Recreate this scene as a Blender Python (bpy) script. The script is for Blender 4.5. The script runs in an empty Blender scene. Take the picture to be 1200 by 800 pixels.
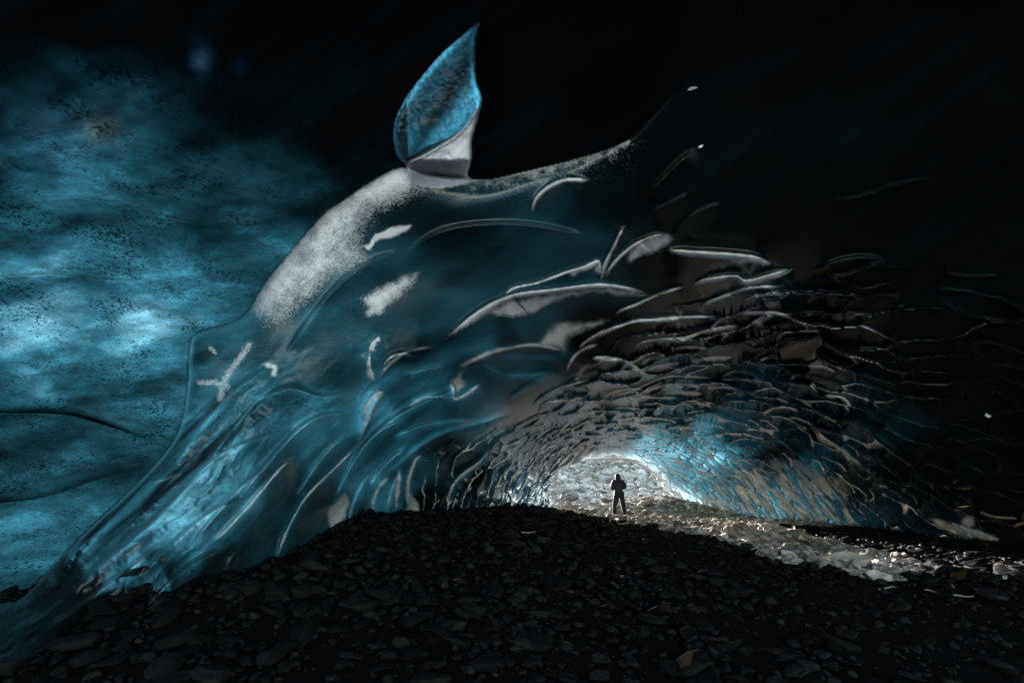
import bpy, bmesh, math, random
import numpy as np
from mathutils import Vector, Matrix, Euler
random.seed(7)
rng = np.random.default_rng(11)
S = bpy.context.scene
COL = S.collection

# ------------------------------------------------------------------ camera
F = 16 / 36 * 1200
CAMH = 1.45
PITCH = math.radians(17.5)
cam_d = bpy.data.cameras.new('camera'); cam = bpy.data.objects.new('camera', cam_d); COL.objects.link(cam)
cam_d.lens = 16; cam_d.sensor_width = 36; cam_d.clip_end = 3000; cam_d.clip_start = .05
cam.location = (0, 0, CAMH); cam.rotation_euler = (math.pi / 2 + PITCH, 0, 0)
S.camera = cam

# ------------------------------------------------------------------ sky and sun
SUN_AZ, SUN_EL = math.radians(-13.5), math.radians(8.5)      # azimuth from +Y, negative to the left
w = bpy.data.worlds.new('World'); S.world = w; w.use_nodes = True
nt = w.node_tree; bg = nt.nodes['Background']
sky = nt.nodes.new('ShaderNodeTexSky'); sky.sky_type = 'NISHITA'; sky.sun_disc = False
sky.sun_elevation = SUN_EL; sky.sun_rotation = SUN_AZ
nt.links.new(sky.outputs[0], bg.inputs[0]); bg.inputs[1].default_value = .15
sun_d = bpy.data.lights.new('sun', 'SUN'); sun = bpy.data.objects.new('sun', sun_d); COL.objects.link(sun)
sun_d.energy = 5; sun_d.angle = math.radians(.5); sun_d.color = (1, .95, .89)
sdir = Vector((math.sin(SUN_AZ) * math.cos(SUN_EL), math.cos(SUN_AZ) * math.cos(SUN_EL), math.sin(SUN_EL)))
sun.rotation_euler = sdir.to_track_quat('Z', 'Y').to_euler(); sun.location = (-20, 60, 20)
S.view_settings.view_transform = 'Standard'; S.view_settings.look = 'None'
S.view_settings.exposure = 2.95; S.view_settings.gamma = 1
S.render.engine = 'CYCLES'
S.cycles.max_bounces = 6; S.cycles.diffuse_bounces = 3; S.cycles.glossy_bounces = 3; S.cycles.transmission_bounces = 3
S.cycles.sample_clamp_indirect = 4; S.cycles.use_denoising = True
S.cycles.caustics_reflective = False

# ------------------------------------------------------------------ helpers
sp, cp = math.sin(PITCH), math.cos(PITCH)
def at(px, py, d):
    """world point seen at photo position (px, py) at distance d along the view axis"""
    a = (px - 600) / F; b = (400 - py) / F
    return np.stack([a * d, (cp - b * sp) * d, CAMH + (sp + b * cp) * d], -1)

def sstep(x, a, b):
    t = np.clip((x - a) / (b - a), 0, 1); return t * t * (3 - 2 * t)

class TPS:
    def __init__(s, pts, vals, sc=200., smooth=1e-4):
        s.p = np.array(pts, float) / sc; s.sc = sc; v = np.array(vals, float)
        if v.ndim == 1: v = v[:, None]
        n = len(s.p); K = s.k(s.p, s.p) + smooth * np.eye(n)
        Q = np.c_[np.ones(n), s.p]; A = np.zeros((n + 3, n + 3)); A[:n, :n] = K; A[:n, n:] = Q; A[n:, :n] = Q.T
        s.w = np.linalg.solve(A, np.r_[v, np.zeros((3, v.shape[1]))])
    @staticmethod
    def k(a, b):
        r2 = ((a[:, None] - b[None]) ** 2).sum(-1); return r2 * np.log(r2 + 1e-9) * .5
    def __call__(s, X, Y):
        q = np.c_[np.ravel(X), np.ravel(Y)] / s.sc; out = np.empty((len(q), s.w.shape[1]))
        for i in range(0, len(q), 60000):
            b = q[i:i + 60000]; out[i:i + 60000] = s.k(b, s.p) @ s.w[:-3] + np.c_[np.ones(len(b)), b] @ s.w[-3:]
        return out.reshape(np.shape(X) + ((s.w.shape[1],) if s.w.shape[1] > 1 else ()))

class LIN(TPS):                                   # smooth but without overshoot: kernel |r|
    @staticmethod
    def k(a, b): return -np.sqrt(((a[:, None] - b[None]) ** 2).sum(-1) + 1e-3)

_tab = rng.random((256, 256))
def vnoise(x, y, seed=0):
    x = x + seed * 17.3; y = y + seed * 9.1
    xi = np.floor(x).astype(int); yi = np.floor(y).astype(int); fx = x - xi; fy = y - yi
    fx = fx * fx * (3 - 2 * fx); fy = fy * fy * (3 - 2 * fy)
    g = lambda a, b: _tab[a & 255, b & 255]
    return (g(xi, yi) * (1 - fx) + g(xi + 1, yi) * fx) * (1 - fy) + (g(xi, yi + 1) * (1 - fx) + g(xi + 1, yi + 1) * fx) * fy
def fbm(x, y, o=4, seed=0):
    s = 0; a = 1; t = 0
    for k in range(o):
        s = s + a * vnoise(x * 2 ** k, y * 2 ** k, seed + k * 3); t += a; a *= .5
    return s / t
def rotxy(X, Y, deg, sx, sy):
    c, s = math.cos(math.radians(deg)), math.sin(math.radians(deg))
    return (X * c + Y * s) / sx, (-X * s + Y * c) / sy

def polyline_sd(X, Y, pts):
    """signed distance (positive above a line drawn left to right), and arc position 0..1"""
    P = np.array(pts, float); seg = np.hypot(*(P[1:] - P[:-1]).T); L = seg.sum(); acc = 0
    best = np.full(X.shape, 1e9); sg = np.ones(X.shape); T = np.zeros(X.shape)
    for a, b, l in zip(P[:-1], P[1:], seg):
        dx, dy = b - a
        t = np.clip(((X - a[0]) * dx + (Y - a[1]) * dy) / l ** 2, 0, 1)
        d = np.hypot(X - a[0] - t * dx, Y - a[1] - t * dy)
        m = d < best - 1e-6
        cr = -(dx * (Y - a[1]) - dy * (X - a[0]))
        best = np.where(m, d, best); sg = np.where(m, np.sign(cr), sg); T = np.where(m, (acc + t * l) / L, T); acc += l
    return best * sg, T
def smooth_pts(pts, n=3):
    P = [np.array(p, float) for p in pts]
    if len(P) < 3: return P
    out = []
    Q = [2 * P[0] - P[1]] + P + [2 * P[-1] - P[-2]]
    for i in range(1, len(Q) - 2):
        p0, p1, p2, p3 = Q[i - 1:i + 3]
        for k in range(n):
            t = k / n
            out.append(.5 * (2 * p1 + (p2 - p0) * t + (2 * p0 - 5 * p1 + 4 * p2 - p3) * t ** 2 + (3 * p1 - p0 - 3 * p2 + p3) * t ** 3))
    out.append(P[-1]); return out
def poly_sd(X, Y, pts):
    """distance inside a closed outline, positive within"""
    P = np.array(pts, float); best = np.full(X.shape, 1e9); ins = np.zeros(X.shape, bool)
    for a, b in zip(P, np.roll(P, -1, 0)):
        dx, dy = b - a; l2 = dx * dx + dy * dy + 1e-9
        t = np.clip(((X - a[0]) * dx + (Y - a[1]) * dy) / l2, 0, 1)
        best = np.minimum(best, np.hypot(X - a[0] - t * dx, Y - a[1] - t * dy))
        c = (a[1] > Y) != (b[1] > Y)
        ins ^= c & (X < (b[0] - a[0]) * (Y - a[1]) / (b[1] - a[1] + 1e-12) + a[0])
    return np.where(ins, best, -best)

def mesh_np(name, V, Fc, mat, parent=None, smooth=True, link=True):
    me = bpy.data.meshes.new(name); V = np.asarray(V, np.float32); Fc = np.asarray(Fc, np.int32); k = Fc.shape[1]
    me.vertices.add(len(V)); me.vertices.foreach_set('co', V.ravel())
    me.loops.add(Fc.size); me.loops.foreach_set('vertex_index', Fc.ravel())
    me.polygons.add(len(Fc)); me.polygons.foreach_set('loop_start', np.arange(0, Fc.size, k, dtype=np.int32))
    me.update(calc_edges=True)
    me.polygons.foreach_set('use_smooth', np.full(len(Fc), smooth, bool))
    if mat: me.materials.append(mat)
    o = bpy.data.objects.new(name, me)
    if link: COL.objects.link(o)
    if parent: o.parent = parent
    return o
def tag(o, label=None, cat=None, group=None, kind=None):
    for k, v in (('label', label), ('category', cat), ('group', group), ('kind', kind)):
        if v: o[k] = v
    return o

class NT:
    def __init__(s, name):
        s.m = bpy.data.materials.new(name); s.m.use_nodes = True; s.t = s.m.node_tree; s.t.nodes.clear()
        s.out = s.t.nodes.new('ShaderNodeOutputMaterial')
    def n(s, typ, _in=None, **kw):
        x = s.t.nodes.new('ShaderNode' + typ)
        for k, v in kw.items(): setattr(x, k, v)
        for k, v in (_in or {}).items():
            if isinstance(v, bpy.types.NodeSocket): s.t.links.new(v, x.inputs[k])
            else: x.inputs[k].default_value = v
        return x
    def ramp(s, fac, stops):
        r = s.n('ValToRGB', {0: fac}); e = r.color_ramp.elements
        while len(e) < len(stops): e.new(.5)
        for q, (p, c) in zip(e, stops): q.position = p; q.color = c if len(c) == 4 else (*c, 1)
        return r.outputs[0]
    def math(s, op, a, b=0., clamp=False):
        return s.n('Math', {0: a, 1: b}, operation=op, use_clamp=clamp).outputs[0]

# ------------------------------------------------------------------ materials
def ice_material():
    k = NT('glacier_ice'); tc = k.n('TexCoord').outputs['Object']
    tint = k.n('Attribute', attribute_name='tint').outputs['Color']
    frost_glint = k.n('Attribute', attribute_name='frost_glint').outputs['Fac']
    streak_w = k.n('Attribute', attribute_name='streak').outputs['Fac']
    # layers in the ice: thin and thick bands, stretched along the wall
    mp = k.n('Mapping', {'Vector': tc, 'Rotation': (0.1, .12, .1), 'Scale': (.6, .6, 1.55)}).outputs[0]
    n1 = k.n('TexNoise', {'Vector': mp, 'Scale': 1.1, 'Detail': 7., 'Roughness': .62, 'Distortion': .6}).outputs[0]
    n2 = k.n('TexNoise', {'Vector': mp, 'Scale': 5., 'Detail': 6., 'Roughness': .7}).outputs[0]
    n5 = k.n('TexNoise', {'Vector': tc, 'Scale': 26., 'Detail': 5., 'Roughness': .75}).outputs[0]
    band = k.math('MULTIPLY', k.math('POWER', k.math('MULTIPLY', n5, 2.), 1.3), k.math('MULTIPLY', k.math('POWER', k.math('MULTIPLY', n1, 2.), 2.2), k.math('POWER', k.math('MULTIPLY', n2, 2.), 1.2)))
    # dirt specks frozen in
    n3 = k.n('TexNoise', {'Vector': k.n('Mapping', {'Vector': tc, 'Rotation': (0, .2, 0), 'Scale': (11, 11, 17)}).outputs[0], 'Scale': 1.6, 'Detail': 3., 'Roughness': .6}).outputs[0]
    n4 = k.n('TexNoise', {'Vector': mp, 'Scale': 1.6, 'Detail': 3.}).outputs[0]
    sp_ = k.math('ADD', n3, k.math('MULTIPLY', k.math('SUBTRACT', n4, .5), .55))
    speck = k.ramp(sp_, [(.60, (1, 1, 1)), (.66, (.04, .04, .04))])
    one = k.n('MixRGB', {0: streak_w, 1: (1, 1, 1, 1), 2: k.n('CombineColor', {0: band, 1: band, 2: band}).outputs[0]}).outputs[0]
    t1 = k.n('MixRGB', {0: 1., 1: tint, 2: one}, blend_type='MULTIPLY').outputs[0]
    t2 = k.n('MixRGB', {0: streak_w, 1: t1, 2: k.n('MixRGB', {0: 1., 1: t1, 2: speck}, blend_type='MULTIPLY').outputs[0]}).outputs[0]
    wet = k.n('Attribute', attribute_name='wet').outputs['Fac']
    # relief
    b1 = k.n('TexNoise', {'Vector': tc, 'Scale': 16., 'Detail': 5., 'Roughness': .6}).outputs[0]
    b2 = k.n('TexNoise', {'Vector': tc, 'Scale': 34., 'Detail': 4., 'Roughness': .7}).outputs[0]
    bump = k.n('Bump', {'Strength': k.math('MULTIPLY_ADD', frost_glint, .6) if 0 else .22, 'Distance': .03, 'Height': b1}).outputs[0]
    bumpf = k.n('Bump', {'Strength': .9, 'Distance': .035, 'Height': b2, 'Normal': bump}).outputs[0]
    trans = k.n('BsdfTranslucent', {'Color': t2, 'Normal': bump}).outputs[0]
    fres = k.n('Fresnel', {'IOR': 1.36, 'Normal': bump}).outputs[0]
    fac = k.math('MINIMUM', k.math('MULTIPLY', fres, k.math('MULTIPLY', wet, 1.5)), k.n('MapRange', {0: wet, 1: 0., 2: 1., 3: .03, 4: .42}).outputs[0])
    body = k.n('BsdfDiffuse', {'Color': (.003, .005, .006, 1), 'Normal': bump}).outputs[0]
    shine = k.n('BsdfGlossy', {'Color': (1, 1, 1, 1), 'Roughness': k.n('MapRange', {0: wet, 1: 0., 2: 1., 3: .5, 4: .13}).outputs[0], 'Normal': bump}).outputs[0]
    gl = k.n('MixShader', {0: fac, 1: body, 2: shine}).outputs[0]
    clear = k.n('AddShader', {0: trans, 1: gl}).outputs[0]
    fr = k.n('BsdfPrincipled', {'Base Color': (.88, .85, .88, 1), 'Roughness': .35, 'Specular IOR Level': .6, 'Normal': bumpf}).outputs[0]
    # rime and painted highlights alike: broken into grains by noise
    g = k.math('SUBTRACT', k.math('MULTIPLY', frost_glint, 1.48), k.math('MULTIPLY', k.ramp(b2, [(.34, (0, 0, 0)), (.66, (1, 1, 1))]), .6), True)
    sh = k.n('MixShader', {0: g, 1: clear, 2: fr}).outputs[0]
    k.t.links.new(sh, k.out.inputs[0]); return k.m

def rock_material(name, stops, rough=.75, scale=3., bump=.5, spec=.4):
    k = NT(name); tc = k.n('TexCoord').outputs['Object']
    oi = k.n('ObjectInfo').outputs['Random']
    geo = k.n('NewGeometry').outputs['Random Per Island']
    n1 = k.n('TexNoise', {'Vector': tc, 'Scale': scale, 'Detail': 8., 'Roughness': .65}).outputs[0]
    r = k.math('ADD', k.math('MULTIPLY', n1, .55), k.math('MULTIPLY', k.math('FRACT', k.math('ADD', oi, geo)), .45))
    c = k.ramp(r, stops)
    n2 = k.n('TexNoise', {'Vector': tc, 'Scale': scale * 7, 'Detail': 6., 'Roughness': .7}).outputs[0]
    b = k.n('Bump', {'Strength': bump, 'Distance': .03, 'Height': n2}).outputs[0]
    p = k.n('BsdfPrincipled', {'Base Color': c, 'Roughness': rough, 'Specular IOR Level': spec, 'Normal': b}).outputs[0]
    k.t.links.new(p, k.out.inputs[0]); return k.m
def plain(name, col, rough=.7, spec=.3):
    k = NT(name); tc = k.n('TexCoord').outputs['Object']
    n1 = k.n('TexNoise', {'Vector': tc, 'Scale': 9., 'Detail': 5.}).outputs[0]
    c = k.ramp(n1, [(.3, tuple(x * .75 for x in col)), (.7, tuple(min(1, x * 1.25) for x in col))])
    b = k.n('Bump', {'Strength': .3, 'Distance': .02, 'Height': n1}).outputs[0]
    k.t.links.new(k.n('BsdfPrincipled', {'Base Color': c, 'Roughness': rough, 'Specular IOR Level': spec, 'Normal': b}).outputs[0], k.out.inputs[0]); return k.m
ICE = ice_material()
M_WET_SHADED = rock_material('wet_shaded_basalt', [(.25, (.004, .004, .0045)), (.55, (.005, .005, .005)), (.8, (.014, .013, .0125))], .55, 3., .5, .05)
M_BANK = rock_material('bank_rock', [(.25, (.06, .05, .045)), (.5, (.24, .20, .175)), (.8, (.44, .37, .325))], .85, 3., .5, .08)
M_PALE = rock_material('dusty_rock', [(.2, (.11, .094, .08)), (.5, (.33, .285, .24)), (.8, (.60, .53, .46))], .88, 2., .5, .08)

# ------------------------------------------------------------------ the ice: one continuous carved surface
def lines(segs):
    out = []
    for a, b, st in segs:
        n = max(1, round((b - a) / st)); out += list(np.linspace(a, b, n, endpoint=False))
    return np.array(out + [segs[-1][1]])
GX = lines([(-420, -60, 14), (-60, -10, 5), (-10, 480, 1.5), (480, 1010, 1.05), (1010, 1210, 1.7), (1210, 1260, 5), (1260, 1620, 14)])
GY = lines([(-420, -50, 14), (-50, -5, 5), (-5, 430, 1.5), (430, 630, 1.05), (630, 800, 1.8), (800, 1000, 14)])
X, Y = np.meshgrid(GX, GY)
FINE = (X > -60) & (X < 1260) & (Y > -50) & (Y < 810)

# depth of the near sheet: curtain on the left, scalloped roof and right wall
A_pts = [(645,560,22),(658,546,23),(715,538,24),(765,546,24),(792,575,23.5),(640,592,20.5),(640,640,20.5),(720,640,22),(800,640,22),
 (715,500,17.5),(715,450,13.4),(700,400,11),(700,350,9.4),(700,250,7.8),(735,165,6.9),(900,100,6.3),(700,20,5.6),(1000,400,9.8),(1200,400,8.2),
 (850,592,21.8),(870,605,20.8),(960,611,18.4),(1060,622,14.9),(1170,636,12),(1210,642,11.2),(900,540,17),(1000,540,13.8),(1100,540,11.8),(1200,540,10.2),
 (860,660,20.8),(960,680,18.4),(1060,700,14.9),(1200,700,11.2),(600,565,17.5),(580,594,15.5),(580,640,15.5),(530,597,13.2),(530,650,13.2),(480,560,11.5),(440,600,11.3),(430,650,11),(430,500,8.8),(400,612,8.9),
 (330,650,6.5),(180,690,5.0),(120,705,4.7),(0,790,3.4),(0,705,3.9),(100,630,4.9),(200,545,5.9),(290,450,6.6),(290,370,6.9),(400,240,7.),(500,330,8.),
 (550,210,6.9),(560,420,9.2),(350,450,6.9),(180,800,5.),(330,760,6.5),(-400,950,2.2),(-400,700,2.4),(-400,0,4),(200,-400,3.4),(800,-400,3.2),(1600,-400,3.4),(1600,300,5),(1600,700,6),(1300,1000,9),(600,1000,12),(0,1000,3.2)]
DA = TPS([p[:2] for p in A_pts], [math.log(p[2]) for p in A_pts]); DA = np.exp(DA(X, Y))
# the hall behind the curtain: glowing left wall and black dome
B_pts = [(-400,-400,4),(-400,300,5),(-400,950,5),(0,50,7.2),(0,250,8.6),(0,450,9.4),(0,690,8.2),(0,1000,7),(200,100,8.2),(200,300,10),(200,520,10),(350,200,9.6),(300,350,10.6),(100,620,9),
 (450,100,8.8),(550,30,7.6),(560,190,8.6),(700,150,8),(730,100,7),(850,20,6),(1000,0,5.4),(1200,0,5.4),(1200,200,7),(800,-400,3.2),(200,-400,3.6),(1600,-400,3.4),(500,500,11),(900,300,8),(1600,500,6),(600,1000,12),(1300,1000,9)]
DB = np.exp(TPS([p[:2] for p in B_pts], [math.log(p[2]) for p in B_pts])(X, Y))

EDGE = smooth_pts([(-420,1000),(-300,850),(-120,740),(0,707),(18,704),(45,682),(95,628),(150,577),(190,535),(212,500),(220,455),(224,400),(240,388),(284,372),(312,330),(345,290),(380,250),(398,238),(430,216),(470,196),(500,205),(548,210),(575,210),(620,200),(680,185),(735,165),(770,130),(810,85),(850,30),(900,-60),(1000,-430)], 4)
sdE, tE = polyline_sd(X, Y, EDGE)
inA = sstep(-sdE, -1.2, 1.6)
DB = DB + (DA * 1.004 - DB) * sstep(X + (165 - Y) * .2, 700, 850)
# the near sheet rolls back at its edge
round_ = np.exp(-np.clip(-sdE, 0, None) / 7.) * .035 + np.exp(-np.clip(-sdE, 0, None) / 34.) * .05
DAr = DA * (1 + round_ * (1 - sstep(X, 620, 790)))
D = DB + (DAr - DB) * inA
# scale relief: big soft swells on both
swell = (fbm(*rotxy(X, Y, -35, 230, 110), 2, 1) - .5) * .09 + (fbm(*rotxy(X, Y, -30, 90, 40), 2, 5) - .5) * .012
D = D * (1 + swell * np.where(inA > .5, 1, .35))

frost_glint = np.zeros_like(X); nearA = inA > .4
grain = fbm(X / 9, Y / 9, 3, 31); warpx = fbm(X / 14, Y / 14, 3, 161); warpy = fbm(X / 14, Y / 14, 3, 171)

# ---- carved ridges: (points, depth, gentle width, sharp side, rime white painted as crest highlight, its width)
R = [
 ([(512,405),(560,365),(600,346),(650,339),(700,333),(735,337),(768,346)], .032, 26, 'a', .55, 6),
 ([(588,352),(600,338),(630,331),(660,320),(685,312),(700,307)], .02, 22, 'a', .6, 2),
 ([(660,320),(685,312),(702,306),(703,326)], .01, 10, 'a', .7, 5),
 ([(703,334),(707,312),(718,290),(728,270),(736,262)], .02, 25, 'a', .4, 3),
 ([(704,333),(712,318),(724,302),(745,285),(770,275),(787,276)], .02, 20, 'a', .35, 3),
 ([(776,291),(800,294),(850,297),(885,301),(903,310)], .03, 35, 'a', .7, 5),
 ([(808,336),(818,330),(835,326),(862,323),(875,329),(905,321),(932,313)], .022, 25, 'a', .55, 4),
 ([(715,374),(726,364),(745,357),(770,346),(808,333)], .012, 30, 'a', .4, 1.6),
 ([(685,406),(700,394),(740,377),(770,374),(805,371),(850,371)], .016, 30, 'a', .55, 1.8),
 ([(742,377),(770,375),(800,375)], .004, 8, 'a', .6, 2.5),
 ([(815,360),(845,348),(870,339),(895,336),(922,336)], .015, 20, 'a', .45, 2.5),
 ([(865,355),(885,347),(905,345),(923,344)], .01, 14, 'a', .35, 2.5),
 ([(762,402),(800,396),(825,388),(850,383),(874,380)], .016, 20, 'a', .55, 3.5),
 ([(860,367),(890,366),(915,367),(935,377)], .014, 18, 'a', .6, 2.2),
 ([(533,436),(545,428),(562,421),(585,412),(620,406),(655,410),(664,416)], .03, 34, 'b', .55, 4),
 ([(664,438),(668,426),(680,412),(703,403)], .016, 16, 'b', .6, 2),
 ([(676,410),(690,398),(710,388),(732,380)], .012, 16, 'b', .5, 1.6),
 ([(690,419),(715,419),(735,424),(747,431),(754,438)], .016, 26, 'a', .7, 3.5),
 ([(619,478),(633,467),(650,457),(668,451),(695,443)], .014, 22, 'a', .45, 1.6),
 ([(750,428),(763,419),(782,415)], .01, 12, 'a', .7, 2.4),
 ([(756,436),(772,428),(800,424)], .01, 12, 'a', .65, 2.4),
 ([(787,409),(805,406),(832,408)], .01, 14, 'a', .5, 2.4),
 ([(740,417),(750,402),(775,397),(805,395),(828,388)], .012, 20, 'a', .45, 1.8),
 ([(805,424),(830,419),(862,418)], .01, 14, 'a', .7, 3.2),
 ([(750,465),(765,455),(790,450),(815,451),(826,459)], .012, 12, 'a', .65, 2),
 ([(772,461),(800,459),(826,461)], .007, 8, 'a', .8, 2.6),
 ([(704,472),(715,460),(735,456),(757,456)], .01, 12, 'a', .65, 2),
 ([(708,478),(718,465),(740,458),(775,443),(800,441),(843,443)], .01, 14, 'a', .5, 1.6),
 ([(730,470),(750,466),(797,466)], .008, 10, 'a', .5, 1.8),
 ([(630,486),(635,475),(648,470),(680,470),(706,473)], .014, 16, 'a', .6, 2.4),
 ([(636,500),(642,486),(648,477)], .007, 8, 'a', .6, 2.4),
 ([(784,488),(790,477),(806,470),(842,473)], .009, 10, 'a', .5, 1.8),
 ([(440,449),(452,434),(465,421),(480,412),(508,407)], .03, 26, 'b', .45, 2.5),
 ([(418,522),(430,497),(442,470),(453,457)], .03, 16, 'b', .55, 1.8),
 ([(525,446),(532,455),(533,467),(548,460),(564,448)], .02, 12, 'a', .5, 2.5),
 ([(475,479),(490,470),(505,465),(531,468)], .015, 18, 'b', .35, 2.2),
 ([(388,602),(402,565),(425,525),(455,495),(500,470),(560,450)], .035, 40, 'a', .05, 3),
 ([(432,560),(462,548),(490,525),(520,508),(560,497),(610,480)], .05, 30, 'b', .04, 2),
 ([(435,601),(438,582),(447,566),(458,557)], .022, 12, 'a', .5, 3),
 ([(452,601),(457,578),(464,560),(471,546)], .022, 9, 'a', .45, 2.4),
 ([(464,600),(464,578),(469,548)], .02, 8, 'a', .5, 3),
 ([(480,600),(476,575),(483,543),(498,530)], .025, 12, 'a', .5, 3),
 ([(524,597),(527,575),(538,558),(562,540),(580,520)], .03, 16, 'a', .35, 2.5),
 ([(420,395+90),(400,484),(375,488),(350,503),(320,535),(290,570),(272,593)][::-1], .05, 26, 'a', .16, 3),
 ([(246,638),(270,615),(300,582),(325,552),(347,533)], .03, 20, 'a', .5, 1.7),
 ([(322,662),(330,635),(345,603),(362,577),(400,540),(425,515)], .04, 22, 'a', .4, 2),
 ([(408,620),(412,597),(422,572),(440,548)], .02, 12, 'a', .3, 2),
 ([(60,712),(120,660),(190,602),(240,545),(290,482),(330,440)], .03, 34, 'a', .06, 3),
 ([(150,690),(200,640),(250,598),(300,578)], .025, 24, 'a', .0, 3),
 ([(30,760),(90,712),(150,668),(200,628)], .03, 30, 'a', .0, 3),
 ([(195,560),(225,515),(262,470),(300,440),(322,425)], .02, 24, 'a', .05, 3),
 ([(300,470),(340,455),(380,465),(420,455)], .03, 24, 'a', .0, 3),
 ([(622,252),(628,232),(645,217),(665,210),(694,211)], .018, 13, 'a', .6, 3),
 ([(432,415),(436,402),(447,393)], .012, 14, 'a', .6, 4),
 ([(434,412),(434,430),(441,449)], .012, 12, 'a', .5, 4),
 ([(755,232),(790,195),(818,172)], .012, 24, 'a', .2, 1.5),
 ([(760,250),(785,238),(810,225)], .01, 20, 'a', .12, 1.5),
 ([(788,276),(800,262),(820,247),(850,236)], .01, 24, 'a', .25, 1.4),
 ([(950,318),(980,306),(1010,301),(1042,305)], .016, 24, 'a', .16, 4),
 ([(945,333),(990,322),(1025,310),(1045,304)], .014, 18, 'a', .16, 2),
 ([(965,463),(985,465),(994,471),(998,479)], .01, 16, 'a', .75, 2.2),
 ([(945,428),(965,429),(982,437)], .01, 14, 'a', .6, 2.4),
 ([(953,500),(965,512),(982,523),(1010,545),(1016,555)], .02, 16, 'a', .4, 4),
 ([(1010,505),(1040,520),(1062,533)], .015, 20, 'a', .15, 3),
 ([(965,237),(1010,230),(1050,216),(1100,206)], .006, 18, 'a', .0, 4),
 ([(700,430),(640,420),(580,420)][::-1], .008, 10, 'b', .0, 2),
 ([(560,425),(600,440),(660,436)], .02, 30, 'a', .0, 2),
 ([(590,470),(640,440),(664,437)], .012, 20, 'a', .0, 2),
 ([(215,650),(245,612),(282,570),(318,545)], .022, 16, 'a', .1, 2),
 ([(150,735),(190,690),(232,655),(262,640)], .025, 18, 'a', .05, 2),
 ([(225,560),(262,530),(300,515),(345,500)], .02, 18, 'a', .0, 2),
 ([(345,585),(368,548),(392,520),(415,508)], .022, 14, 'a', .25, 2),
 ([(412,545),(428,520),(452,500),(480,492)], .022, 14, 'a', .2, 2),
 ([(430,575),(450,545),(478,522)], .02, 12, 'a', .3, 2),
 ([(425,495),(428,478),(440,462),(452,458)], .02, 9, 'a', .5, 2.5),
 ([(447,430),(458,418),(472,414),(486,418)], .014, 10, 'a', .35, 2),
 ([(470,440),(500,432),(522,428)], .014, 14, 'a', .2, 2),
 ([(455,515),(490,500),(530,492),(560,490)], .016, 20, 'a', .1, 2),
 ([(470,300),(520,270),(600,262),(690,275)], .02, 26, 'a', .0, 2),
 ([(330,420),(400,330),(470,290)], .02, 26, 'a', .0, 2),
]
relief = np.zeros_like(X); glow = np.zeros_like(X)
for i, (pts, amp, wg, side, fr, wf) in enumerate(R):
    P = smooth_pts(pts, 4); xs = [p[0] for p in P]; ys = [p[1] for p in P]; m = max(wg * 3.5, 20)
    x0, x1 = np.searchsorted(GX, [min(xs) - m, max(xs) + m]); y0, y1 = np.searchsorted(GY, [min(ys) - m, max(ys) + m])
    s, t = polyline_sd(X[y0:y1, x0:x1], Y[y0:y1, x0:x1], P)
    if side == 'a': s = -s                      # gentle side is now positive
    taper = sstep(t, 0, .25) * sstep(1 - t, 0, .25)
    wsharp = max(1.3, wg * .07)
    g = np.where(s > 0, np.exp(-(np.sqrt(s * s + 1.2) - 1.1) / wg - (s / (1.7 * wg)) ** 2), np.exp(-np.sqrt(s * s + .4) / wsharp * 1.) * 1.25)
    endfade = np.exp(-np.clip(np.abs(s) / wg, 0, 9) * 0)
    relief[y0:y1, x0:x1] += 1.35 * amp * np.minimum(g, 1) * taper * endfade
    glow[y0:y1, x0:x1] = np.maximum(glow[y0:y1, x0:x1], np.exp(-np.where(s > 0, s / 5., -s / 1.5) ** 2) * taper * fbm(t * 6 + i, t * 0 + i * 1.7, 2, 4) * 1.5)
    if fr > 0:
        along = .25 + 1.25 * fbm(t * 9 + i * 3.7, t * 0 + i * 5.3, 3, 3); wf = wf * (.35 + 1.2 * fbm(t * 5 + i * 1.9, t * 0 + i * 2.3, 2, 9))
        fg = np.exp(-np.where(s > 0, s / wf, -s / .9) ** 2) * fr * along * sstep(t, 0, .2) * sstep(1 - t, 0, .2)
        frost_glint[y0:y1, x0:x1] = np.maximum(frost_glint[y0:y1, x0:x1], fg * (2.3 if fr > .32 else 1.1))
fn = fbm(*rotxy(X + 14 * (warpx - .5) + 50 * (fbm(X / 90, Y / 90, 2, 191) - .5), Y, -46, 120, 24), 3, 141); ridg = 1 - np.abs(2 * fn - 1) * 1.6
fn2 = fbm(*rotxy(X, Y, -40, 44, 11), 2, 151); ridg2 = 1 - np.abs(2 * fn2 - 1)
lowc = sstep(Y + (X - 300) * .35, 380, 520) * (1 - sstep(X, 500, 620)) * (1 - .65 * sstep(X + (Y - 560) * .5, 250, 300))
D = D * (1 - (ridg * .022 + ridg2 * .003) * lowc * inA)
D = D * (1 - relief * np.where(inA > .5, 1, 0))

# ---- wall ledge and folds on the hall wall
for pts, amp, wg in [([(-60,484),(30,484),(85,487),(130,500),(180,518)], .05, 22), ([(-60,590),(40,585),(120,560),(190,545)], .02, 26),
                     ([(-60,330),(60,322),(150,330),(250,318)], .015, 30), ([(0,240),(100,232),(230,262),(320,255)], .02, 40)]:
    s, t = polyline_sd(X, Y, smooth_pts(pts, 3)); tp = sstep(t, -.01, .25) * sstep(1 - t, -.01, .4)
    D = D * np.where(inA < .5, 1 - amp * np.where(s < 0, np.exp(s / wg), np.exp(-s / 3.)) * tp, 1)

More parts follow.
